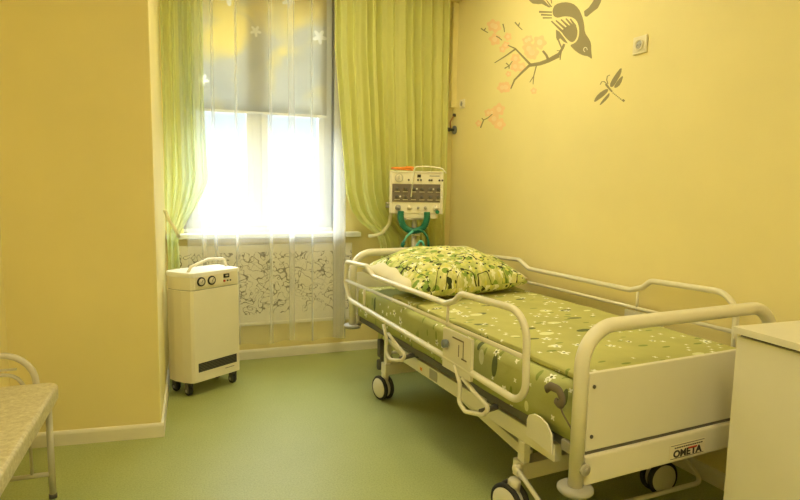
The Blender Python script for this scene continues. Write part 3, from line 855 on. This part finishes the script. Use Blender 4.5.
bm = bm_new(); slab(bm, .075, .905, .06, 1.62, .655, .679, .011, 40, 70, .004, 9); t.part('quilt_cover', local(bm, .47, .9, .652), QUILT)
bm = bm_new(); tube(bm, [(.078, .07, .661), (.078, 1.61, .661)], .004, 8); t.part('quilt_hem', local(bm, .47, .9, .652), plain('olive_hem_thread', (118, 122, 64), .8), label='darker hem along the near edge')

def pillow_bm(a, b, c, n=26, pin=(.07, .10), uo=(0, 0), squash=1.0, seed=0):
    """a stuffed cushion: half sizes a, b, thickness c, pinched seams"""
    bm = bm_new(); rnd = random.Random(seed); ph = [rnd.uniform(0, 6.28) for _ in range(6)]
    def side(s):
        def fn(p, q):
            x, y = 2*p-1, 2*q-1
            e = max(0, (1-abs(x)**2.6)*(1-abs(y)**2.6))**.5
            xs = x*a*(1-pin[0]*(1-y*y)*abs(x)**3); ys = y*b*(1-pin[1]*(1-x*x)*abs(y)**3)
            w = .010*sin(7*x+ph[0]+3*y)*e+.008*sin(9*y+ph[1]-4*x)*e
            z = s*(c*e*(1 if s > 0 else squash)) + (w if s > 0 else 0)
            return Vector((xs, ys, z))
        return fn
    for s in (1, -1):
        grid(bm, side(s), n, n, lambda p, q: ((2*p-1)*a+uo[0], (2*q-1)*b*s+uo[1]))
    bmesh.ops.remove_doubles(bm, verts=bm.verts[:], dist=.0005)
    return bm
PT = Matrix.Translation((0, 0, 0)) @ Matrix.Rotation(radians(14), 4, 'X')
pl = bedloc(.425, 1.62, .68)
t = Thing('pillow', 'big plump pillow in a leaf-print green pillowcase at the head of the bed', 'pillow', pl, BT, world=False)
PTT = Matrix.Translation((0, 0, .094)) @ Matrix.Rotation(radians(7), 4, 'Z') @ Matrix.Rotation(radians(6), 4, 'X')
bm = pillow_bm(.475, .235, .10, 26, seed=2, squash=.6); bm.transform(PTT); pb = t.part('pillow_body', bm, PILW, label='cream pillow corners showing at both ends', mods=subsurf(1))
bm = pillow_bm(.40, .305, .155, 30, (-.02, .03), uo=(3, 2), seed=4, squash=.55); bm.transform(PTT); t.part('pillowcase', bm, PILP, label='green and cream leaf-print pillowcase', mods=subsurf(1))

# ------------------------------------------------------------------ ventilator on its stand
VX0, VX1, VY0, VY1 = 1.362, 1.730, 3.72, 3.90
vc = Vector(((VX0+VX1)/2, (VY0+VY1)/2, 1.098))
t = Thing('ventilator', 'boxy cream medical ventilator with a dark dial panel behind the bed head', 'ventilator', vc-Vector((0, 0, .022)), radians(-20.6))
t.inv = Matrix.Translation(-vc)
bm = bm_new(); box(bm, VX0, VX1, VY0, VY1, 1.13, 1.424, .006); box(bm, VX0+.07, VX1-.03, VY0+.004, VY1, 1.098, 1.135, .004); t.part('casing', bm, DEVW)
bm = bm_new(); box(bm, VX0-.004, VX0+.012, VY0-.006, VY1, 1.13, 1.426, .003); box(bm, VX1-.012, VX1+.004, VY0-.006, VY1, 1.13, 1.426, .003); box(bm, VX0-.004, VX1+.004, VY0-.006, VY1, 1.416, 1.428, .003); t.part('edge_trim', bm, PANELW)
bm = bm_new(); box(bm, VX0+.016, VX1-.016, VY0-.005, VY0+.004, 1.212, 1.338, .001); dp = t.part('dial_panel', bm, BROWN, label='dark brown-grey control panel')
rnd = random.Random(3)
for r_ in range(2):
    for k in range(6):
        x = VX0+.05+k*.058; z = 1.302-r_*.055
        bm = bm_new(); disc(bm, (x, VY0-.005, z), (0, -1, 0), .0125, .012, 18); kn = t.part('control_knob', bm, DGREY, dp)
        bm = bm_new(); box(bm, x-.018, x+.018, VY0-.0062, VY0-.005, z-.021, z-.0165); t.part('scale_mark', bm, LABELC, dp)
        if (r_*6+k) in (2, 4, 6, 11, 5):
            bm = bm_new(); disc(bm, (x+.022, VY0-.005, z+.002), (0, -1, 0), .006, .006, 12); t.part('white_button', bm, DEVT, dp)
bm = bm_new(); disc(bm, (VX0+.062, VY0-.001, 1.378), (0, -1, 0), .027, .006, 28); dl = t.part('pressure_gauge', bm, DIALF, label='round cream pressure gauge')
bm = bm_new(); lathe(bm, [(.026, .004), (.029, .004), (.029, .009), (.026, .009), (.026, .004)], axis_m((VX0+.062, VY0, 1.378), (0, -1, 0)), 28); t.part('gauge_rim', bm, GREYP, dl)
bm = bm_new(); box(bm, VX0+.0605, VX0+.0635, VY0-.009, VY0-.007, 1.368, 1.396); t.part('gauge_needle', bm, INK, dl)
for x in (.13, .195, .215, .275, .29, .345, .365):
    bm = bm_new(); disc(bm, (VX0+x, VY0-.001, 1.366), (0, -1, 0), .0075, .008, 14); t.part('switch', bm, DGREY)
bm = bm_new(); box(bm, VX0+.19, VX0+.215, VY0-.004, VY0, 1.384, 1.404); t.part('display', bm, BLACK)
bm = bm_new(); box(bm, VX0+.275, VX0+.345, VY0-.0035, VY0, 1.392, 1.399); t.part('nameplate', bm, GREYP)
for x, r_, m in ((.058, .021, GREYP), (.138, .016, DIALF), (.2, .009, GREYP), (.25, .011, GREYP), (.325, .024, DIALF)):
    bm = bm_new(); disc(bm, (VX0+x, VY0, 1.172), (0, -1, 0), r_, .014, 22); lathe(bm, [(r_*.55, .014), (r_*.55, .024), (0, .024)], axis_m((VX0+x, VY0, 1.172), (0, -1, 0)), 18); t.part('port', bm, m)
bm = bm_new(); disc(bm, (VX0+.335, VY0, 1.146), (0, -1, 0), .014, .03, 18); t.part('hose_port', bm, GREENT, label='green hose port')
bm = bm_new()
for z in (1.175, 1.20): tube(bm, [(VX0+.01, VY0+.05, z), (VX0-.03, VY0+.05, z)], .008, 10)
t.part('side_port', bm, GREYP)
ps = Vector((1.535, 3.80, 0))
t = Thing('ventilator_stand', 'slim grey pole stand carrying the ventilator', 'stand', ps)
bm = bm_new(); tube(bm, [ps+Vector((0, 0, .08)), ps+Vector((0, 0, 1.075))], .017, 16); t.part('pole', bm, BENCHM)
bm = bm_new(); box(bm, ps.x-.09, ps.x+.09, ps.y-.06, ps.y+.06, 1.063, 1.0755, .003); t.part('mount_plate', bm, BENCHM)
bm = bm_new(); box(bm, ps.x-.03, ps.x+.03, ps.y-.04, ps.y+.02, .945, .99, .006); t.part('pole_clamp', bm, CHROME)
for k in range(5):
    a = 2*pi*k/5+.3; d = Vector((cos(a), sin(a), 0))
    e = ps+d*.165
    bm = bm_new(); tube(bm, [ps+Vector((0, 0, .1)), e+Vector((0, 0, .075))], [.018, .012], 10); lg = t.part('leg', bm, BENCHM)
    bm = bm_new(); tube(bm, [e+Vector((0, 0, .07)), e+Vector((0, 0, .045))], .008, 8); disc(bm, e+Vector((-d.y*.01, d.x*.01, .028)), (d.y, -d.x, 0), .028, .02, 20); t.part('wheel', bm, RUBBER, lg)
# hoses
def hose(name, label, pts, r, mat, group=None, ribs=0):
    p = fillet(pts, .12, 10); bm = bm_new()
    if ribs:
        q = []; 
        for a, b in zip(p, p[1:]):
            n = max(1, int((b-a).length/.006)); q += [a.lerp(b, i/n) for i in range(n)]
        q.append(p[-1]); rs = [r*(1+.12*(i % 2)) for i in range(len(q))]
        tube(bm, q, rs, 14)
    else: tube(bm, p, r, 10)
    return single(name, bm, mat, label, 'hose', Vector(pts[0]), group, True)
yv = 3.69
VN = Vector((-sin(YAW), -cos(YAW), 0)); VP0 = Vector((1.546, 3.81, 0))
def hp(px, py, y=3.69):
    d = ray(px, py); o = VP0+VN*(.115+(3.69-y)); return EYEV+d*((o-EYEV).dot(VN)/d.dot(VN))
hose('breathing_hose', 'thick dark green breathing hose looped in a U under the ventilator', [hp(401, 211), hp(400.5, 219), hp(404, 228), hp(414, 232), hp(424, 228), hp(427, 219), hp(427, 212)], .021, GREENT, None, 1)
hose('breathing_hose', 'thin green hose hanging from the left of the pole clamp', [hp(413, 231, 3.66), hp(407, 236, 3.66), hp(403, 243, 3.66)], .008, CYANT)
hose('breathing_hose', 'thin green hose arching down right of the pole', [hp(417, 230, 3.64), hp(423, 231, 3.64), hp(428, 238, 3.64), hp(429, 252, 3.64)], .008, GREENT)
hose('breathing_hose', 'pale blue hose making a narrow peak behind the bed headboard', [hp(414, 254, 3.61), hp(417, 245, 3.61), hp(421, 240, 3.61), hp(424, 245, 3.61), hp(425, 254, 3.61)], .009, CYANT)
bm = bm_new(); tube(bm, fillet([hp(403.5, 243, 3.66), hp(402, 247, 3.66)], 0), [.016, .011], 12); single('hose_connector', bm, GREENT, 'small green hose connector hanging left of the pole', 'connector', hp(402, 247, 3.66))
bm = bm_new()
cc = Vector((1.455, 3.85, 1.416))
pts = [cc+Vector((.078*cos(a), .068*sin(a), .010*a/6.28+.006*sin(a*.5))) for a in [i*.3 for i in range(46)]]
tube(bm, pts, .006, 8); single('tube_coil', bm, ORANGE, 'coiled orange tube lying on top of the ventilator', 'tube', cc-Vector((0, 0, .008)), None, True)
bm = bm_new(); p = [hp(446, 173), hp(442, 168.5, 3.72), hp(430, 166.5, 3.76), hp(418, 166.5, 3.76), hp(414.5, 167.5, 3.69), hp(413.5, 175), hp(411, 197)]
tube(bm, fillet(p, .03, 5), .0045, 8); single('white_cable', bm, WHITET, 'thin white cable draped over the front of the ventilator', 'cable', Vector((1.49, 3.70, 1.3)), None, True)

# ------------------------------------------------------------------ oxygen concentrator by the wall projection
CB = Vector((.052, 3.575, 0)); CT = radians(34)
t = Thing('oxygen_concentrator', 'cream medical oxygen concentrator on castors by the window curtain', 'medical device', CB, CT, world=False)
CW, CD, Z0, Z1, ZS = .312, .225, .088, .765, .655
foot = [(-.043, .014), (-.026, 0), (CW-.012, 0), (CW, .012), (CW, CD-.02), (CW-.02, CD), (-.05, CD), (-.075, CD-.03), (-.076, .135), (-.066, .07)]
bm = bm_new(); prism(bm, foot, Z0, ZS, None, .003); cs = t.part('lower_casing', bm, DEVW)
bm = bm_new(); prism(bm, [(x+(.002 if x < .1 else -.002), y) for x, y in foot], ZS+.004, Z1-.03, None, .003)
t.part('upper_casing', bm, DEVW)
bm = bm_new(); prism(bm, [(x+(.004 if x < .1 else -.004), y+(.004 if y < .1 else -.004)) for x, y in foot], ZS-.002, ZS+.006); t.part('casing_seam', bm, GREYP)
bm = bm_new(); prism(bm, [(x+(x-CW/2)*.02, y+(y-CD/2)*.02) for x, y in foot], Z1-.03, Z1, None, .008); t.part('lid', bm, DEVT, label='white lid')
# tilted instrument plate on the front
IM = Matrix.Translation((0, -.001, 0)) @ Matrix(((1, 0, 0, 0), (0, 0, -1, 0), (0, 1, 0, 0), (0, 0, 0, 1)))
bm = bm_new(); prism(bm, [(-.012, .672), (-.012, .735), (.29, .748), (.29, .672)], 0, .004, IM, .001); ip = t.part('instrument_plate', bm, LABELC, label='pale instrument plate')
for x in (.022, .096):
    bm = bm_new(); disc(bm, (x, -.004, .708), (0, -1, 0), .028, .008, 28); g = t.part('gauge', bm, BLACK, ip, label='round black-rimmed gauge')
    bm = bm_new(); disc(bm, (x, -.0118, .708), (0, -1, 0), .020, .0012, 24); t.part('gauge_face', bm, DIALF, ip)
    b2 = bm_new(); box(b2, -.0013, .0013, 0, .001, -.004, .018); bm = bm_new(); merge(bm, b2, Matrix.Translation((x, -.0142, .705)) @ Matrix.Rotation(radians(35), 4, 'Y')); t.part('gauge_needle', bm, INK, ip)
bm = bm_new(); box(bm, .185, .225, -.012, -.004, .712, .737, .002); t.part('hour_meter', bm, BLACK, ip)
bm = bm_new(); box(bm, .195, .215, -.0128, -.012, .722, .730); t.part('meter_window', bm, DIALF, ip)
bm = bm_new(); disc(bm, (.19, -.004, .693), (0, -1, 0), .007, .006, 14); t.part('red_button', bm, REDP, ip)
for x in (.215, .236):
    bm = bm_new(); disc(bm, (x, -.004, .693), (0, -1, 0), .005, .005, 12); t.part('switch', bm, BLACK, ip)
bm = bm_new(); tube(bm, fillet([(-.03, .05, Z1-.004), (.0, .06, Z1+.03), (.14, .085, Z1+.060), (.27, .10, Z1+.052), (.292, .105, Z1-.004)], [0, .03, .08, .03, 0], 5), .009, 10); t.part('carry_handle', bm, DEVW)
bm = bm_new(); box(bm, -.004, .280, -.002, .006, .150, .205, .001); vt = t.part('vent_grille', bm, BLACK, label='dark ventilation slot')
bm = bm_new()
for k in range(5): box(bm, -.002, .278, -.0034, -.002, .156+k*.0095, .160+k*.0095)
t.part('grille_slats', bm, DGREY, vt)
bm = bm_new(); box(bm, .19, .26, -.0016, 0, .128, .131); t.part('maker_line', bm, BROWN, cs)
for x, y in ((-.03, .06), (CW-.035, .035), (-.03, CD-.035), (CW-.035, CD-.03)):
    bm = bm_new(); lathe(bm, [(0, Z0), (.026, Z0), (.026, Z0-.008), (.012, Z0-.012), (.012, .06), (0, .06)], Matrix.Translation((x, y, 0)), 18); box(bm, x-.018, x-.014, y-.014, y+.022, .02, .075); box(bm, x+.014, x+.018, y-.014, y+.022, .02, .075)
    c = t.part('castor', bm, DGREY)
    bm = bm_new(); disc(bm, (x-.012, y+.008, .030), (1, 0, 0), .030, .024, 26); t.part('wheel', bm, RUBBER, c)
    bm = bm_new(); disc(bm, (x-.0185, y+.008, .030), (1, 0, 0), .012, .037, 16); t.part('wheel_hub', bm, GREYP, c)

# ------------------------------------------------------------------ bedside cabinet at the foot of the bed
CBX, CBY1, CBY0, CBZ = 1.644, 1.308, .70, .87
cr = radians(-1.2)
t = Thing('bedside_cabinet', 'white laminate cabinet at the foot of the bed', 'cabinet', (CBX, CBY1, 0), cr, world=False)
cw, cd = .46, CBY1-CBY0
bm = bm_new(); box(bm, 0, cw, -cd, 0, CBZ-.022, CBZ, .002); t.part('cabinet_top', bm, CABW)
bm = bm_new(); box(bm, .012, .028, -cd+.02, -.008, 0.02, CBZ-.031, .001); box(bm, cw-.03, cw-.014, -cd+.02, -.008, .02, CBZ-.031, .001)
box(bm, .028, cw-.03, -.024, -.008, .02, CBZ-.031, .001); box(bm, .028, cw-.03, -cd+.02, -.024, .02, .036); box(bm, .028, cw-.03, -cd+.02, -.024, CBZ-.046, CBZ-.031)
t.part('carcass', bm, CABW)
bm = bm_new(); box(bm, .022, cw-.02, -cd+.025, -.014, CBZ-.031, CBZ-.022); t.part('top_gap_shade', bm, DGREY)  # inset dark strip paints the shadow line under the overhanging top
bm = bm_new(); box(bm, .014, cw-.016, -cd+.002, -cd+.019, .66, CBZ-.03, .001); dr = t.part('drawer', bm, CABW)
bm = bm_new(); tube(bm, fillet([(.16, -cd+.002, .745), (.16, -cd-.022, .745), (.28, -cd-.022, .745), (.28, -cd+.002, .745)], .008), .005, 8); t.part('drawer_handle', bm, CHROME, dr)
bm = bm_new(); box(bm, .014, cw-.016, -cd+.002, -cd+.019, .03, .655, .001); dr = t.part('door', bm, CABW)
bm = bm_new(); tube(bm, fillet([(.07, -cd+.002, .45), (.07, -cd-.022, .45), (.07, -cd-.022, .57), (.07, -cd+.002, .57)], .008), .005, 8); t.part('door_handle', bm, CHROME, dr)
for x, y in ((.05, -.05), (cw-.05, -.05), (.05, -cd+.06), (cw-.05, -cd+.06)):
    bm = bm_new(); disc(bm, (x, y, 0), (0, 0, 1), .02, .021, 16); t.part('foot', bm, DGREY)

# ------------------------------------------------------------------ couch by the left wall
bx, by = -.505, 2.60
lt = radians(-0.0)
t = Thing('couch', 'beige vinyl padded couch on a grey tube frame by the left wall', 'couch', (bx, by, 0), 0, world=False)
def couch_shape(o0, o1, y0, y1, r, n=7):
    """outline with one well rounded far right corner"""
    pts = [(o0, y0)]
    pts += [(o1, y0)]
    pts += [(o1-r+r*cos(a), y1-r+r*sin(a)) for a in [i/n*pi/2 for i in range(n+1)]]
    pts += [(o0, y1)]
    return pts
bm = bm_new(); prism(bm, couch_shape(-.335, 0, -1.75, .03, .05), .405, .475, None, 0)
bmesh.ops.bevel(bm, geom=[e for e in bm.edges if abs(e.verts[0].co.z-e.verts[1].co.z) < 1e-5], offset=.018, segments=4, profile=.55, affect='EDGES')
t.part('seat_cushion', bm, VINYL, smooth=False)
bm = bm_new(); tube(bm, [(-.315, -1.70, .393), (-.315, -.02, .393)], .0115); tube(bm, [(-.035, -1.70, .393), (-.035, -.02, .393)], .0115); t.part('seat_frame', bm, BENCHM)
for yy in (-.03, -1.68):
    for xx in (-.035, -.315):
        bm = bm_new(); tube(bm, [(xx, yy, .012), (xx, yy, .40)], .0125, 14); lg = t.part('leg', bm, BENCHM)
        bm = bm_new(); disc(bm, (xx, yy, 0), (0, 0, 1), .016, .02, 14); t.part('leg_cap', bm, DGREY, lg)
    bm = bm_new(); tube(bm, [(-.035, yy, .105), (-.315, yy, .105)], .0095, 10); t.part('crossbar', bm, BENCHM)
    for xx in (-.105, -.175, -.245):
        bm = bm_new(); tube(bm, [(xx, yy, .105), (xx, yy, .393)], .006, 8); t.part('rod', bm, BENCHM)
    y2 = yy+.055 if yy > -1 else yy
    bm = bm_new(); tube(bm, [(-.085, y2, .40)]+[(-.205+.12*cos(a), y2, .475+.125*sin(a)) for a in [i/14*pi for i in range(15)]]+[(-.325, y2, .40)], .0125, 14); ar = t.part('end_arch', bm, BENCHM)
    bm = bm_new(); tube(bm, [(-.09+.02*cos(a)-.02, y2, .40) if i == 0 else (-.20+.065*cos(a), y2, .47+.05*sin(a)) for i, a in enumerate([k/10*pi for k in range(11)])], .0075, 10); t.part('inner_arch', bm, BENCHM, ar)
    bm = bm_new(); box(bm, -.315, -.15, y2-.004, y2+.004, .536, .544); t.part('arch_bar', bm, BENCHM, ar)

# ------------------------------------------------------------------ lamps and daylight
def ceiling_lamp(x, y, label, L2=.31):
    t = Thing('ceiling_lamp', label, 'lamp', (x, y, H-.06), group='ceiling lamps')
    bm = bm_new()
    for a, b, c, d in ((x-.31, x+.31, y-L2, y-L2+.025), (x-.31, x+.31, y+L2-.025, y+L2), (x-.31, x-.285, y-L2+.025, y+L2-.025), (x+.285, x+.31, y-L2+.025, y+L2-.025)): box(bm, a, b, c, d, H-.06, H-.001)
    t.part('frame', bm, PVC)
    bm = bm_new(); box(bm, x-.285, x+.285, y-L2+.025, y+L2-.025, H-.045, H-.03); t.part('diffuser', bm, LAMP)
ceiling_lamp(.25, -.1, 'long ceiling lamp in the near half of the room', .5)
ceiling_lamp(1.05, 2.9, 'ceiling lamp above the bed', .33)

w = bpy.data.worlds.new('sky'); S.world = w; w.use_nodes = True
bg = w.node_tree.nodes['Background']; wt = w.node_tree
tc = wt.nodes.new('ShaderNodeTexCoord'); sz = wt.nodes.new('ShaderNodeSeparateXYZ'); wt.links.new(tc.outputs['Generated'], sz.inputs[0])
cr_ = wt.nodes.new('ShaderNodeValToRGB'); wt.links.new(sz.outputs[2], cr_.inputs[0])
el = cr_.color_ramp.elements; el[0].position = .0; el[0].color = (.027, .031, .033, 1); el[1].position = .75; el[1].color = (.88, .95, 1, 1)
e2 = el.new(.22); e2.color = (.044, .049, .052, 1)
wt.links.new(cr_.outputs[0], bg.inputs[0]); bg.inputs[1].default_value = 15.0     # bright overcast sky, brightest overhead
pa = bpy.data.lights.new('window_portal', 'AREA'); pa.shape = 'RECTANGLE'; pa.size = 1.05; pa.size_y = 1.75
pa.cycles.is_portal = True
po = bpy.data.objects.new('window_portal', pa); C.objects.link(po); po.location = (.52, 4.58, 1.84); po.rotation_euler = (radians(-90), 0, 0)

S.view_settings.view_transform = 'Standard'; S.view_settings.look = 'None'; S.view_settings.gamma = 1; S.view_settings.use_curve_mapping = False
S.view_settings.exposure = 1.0
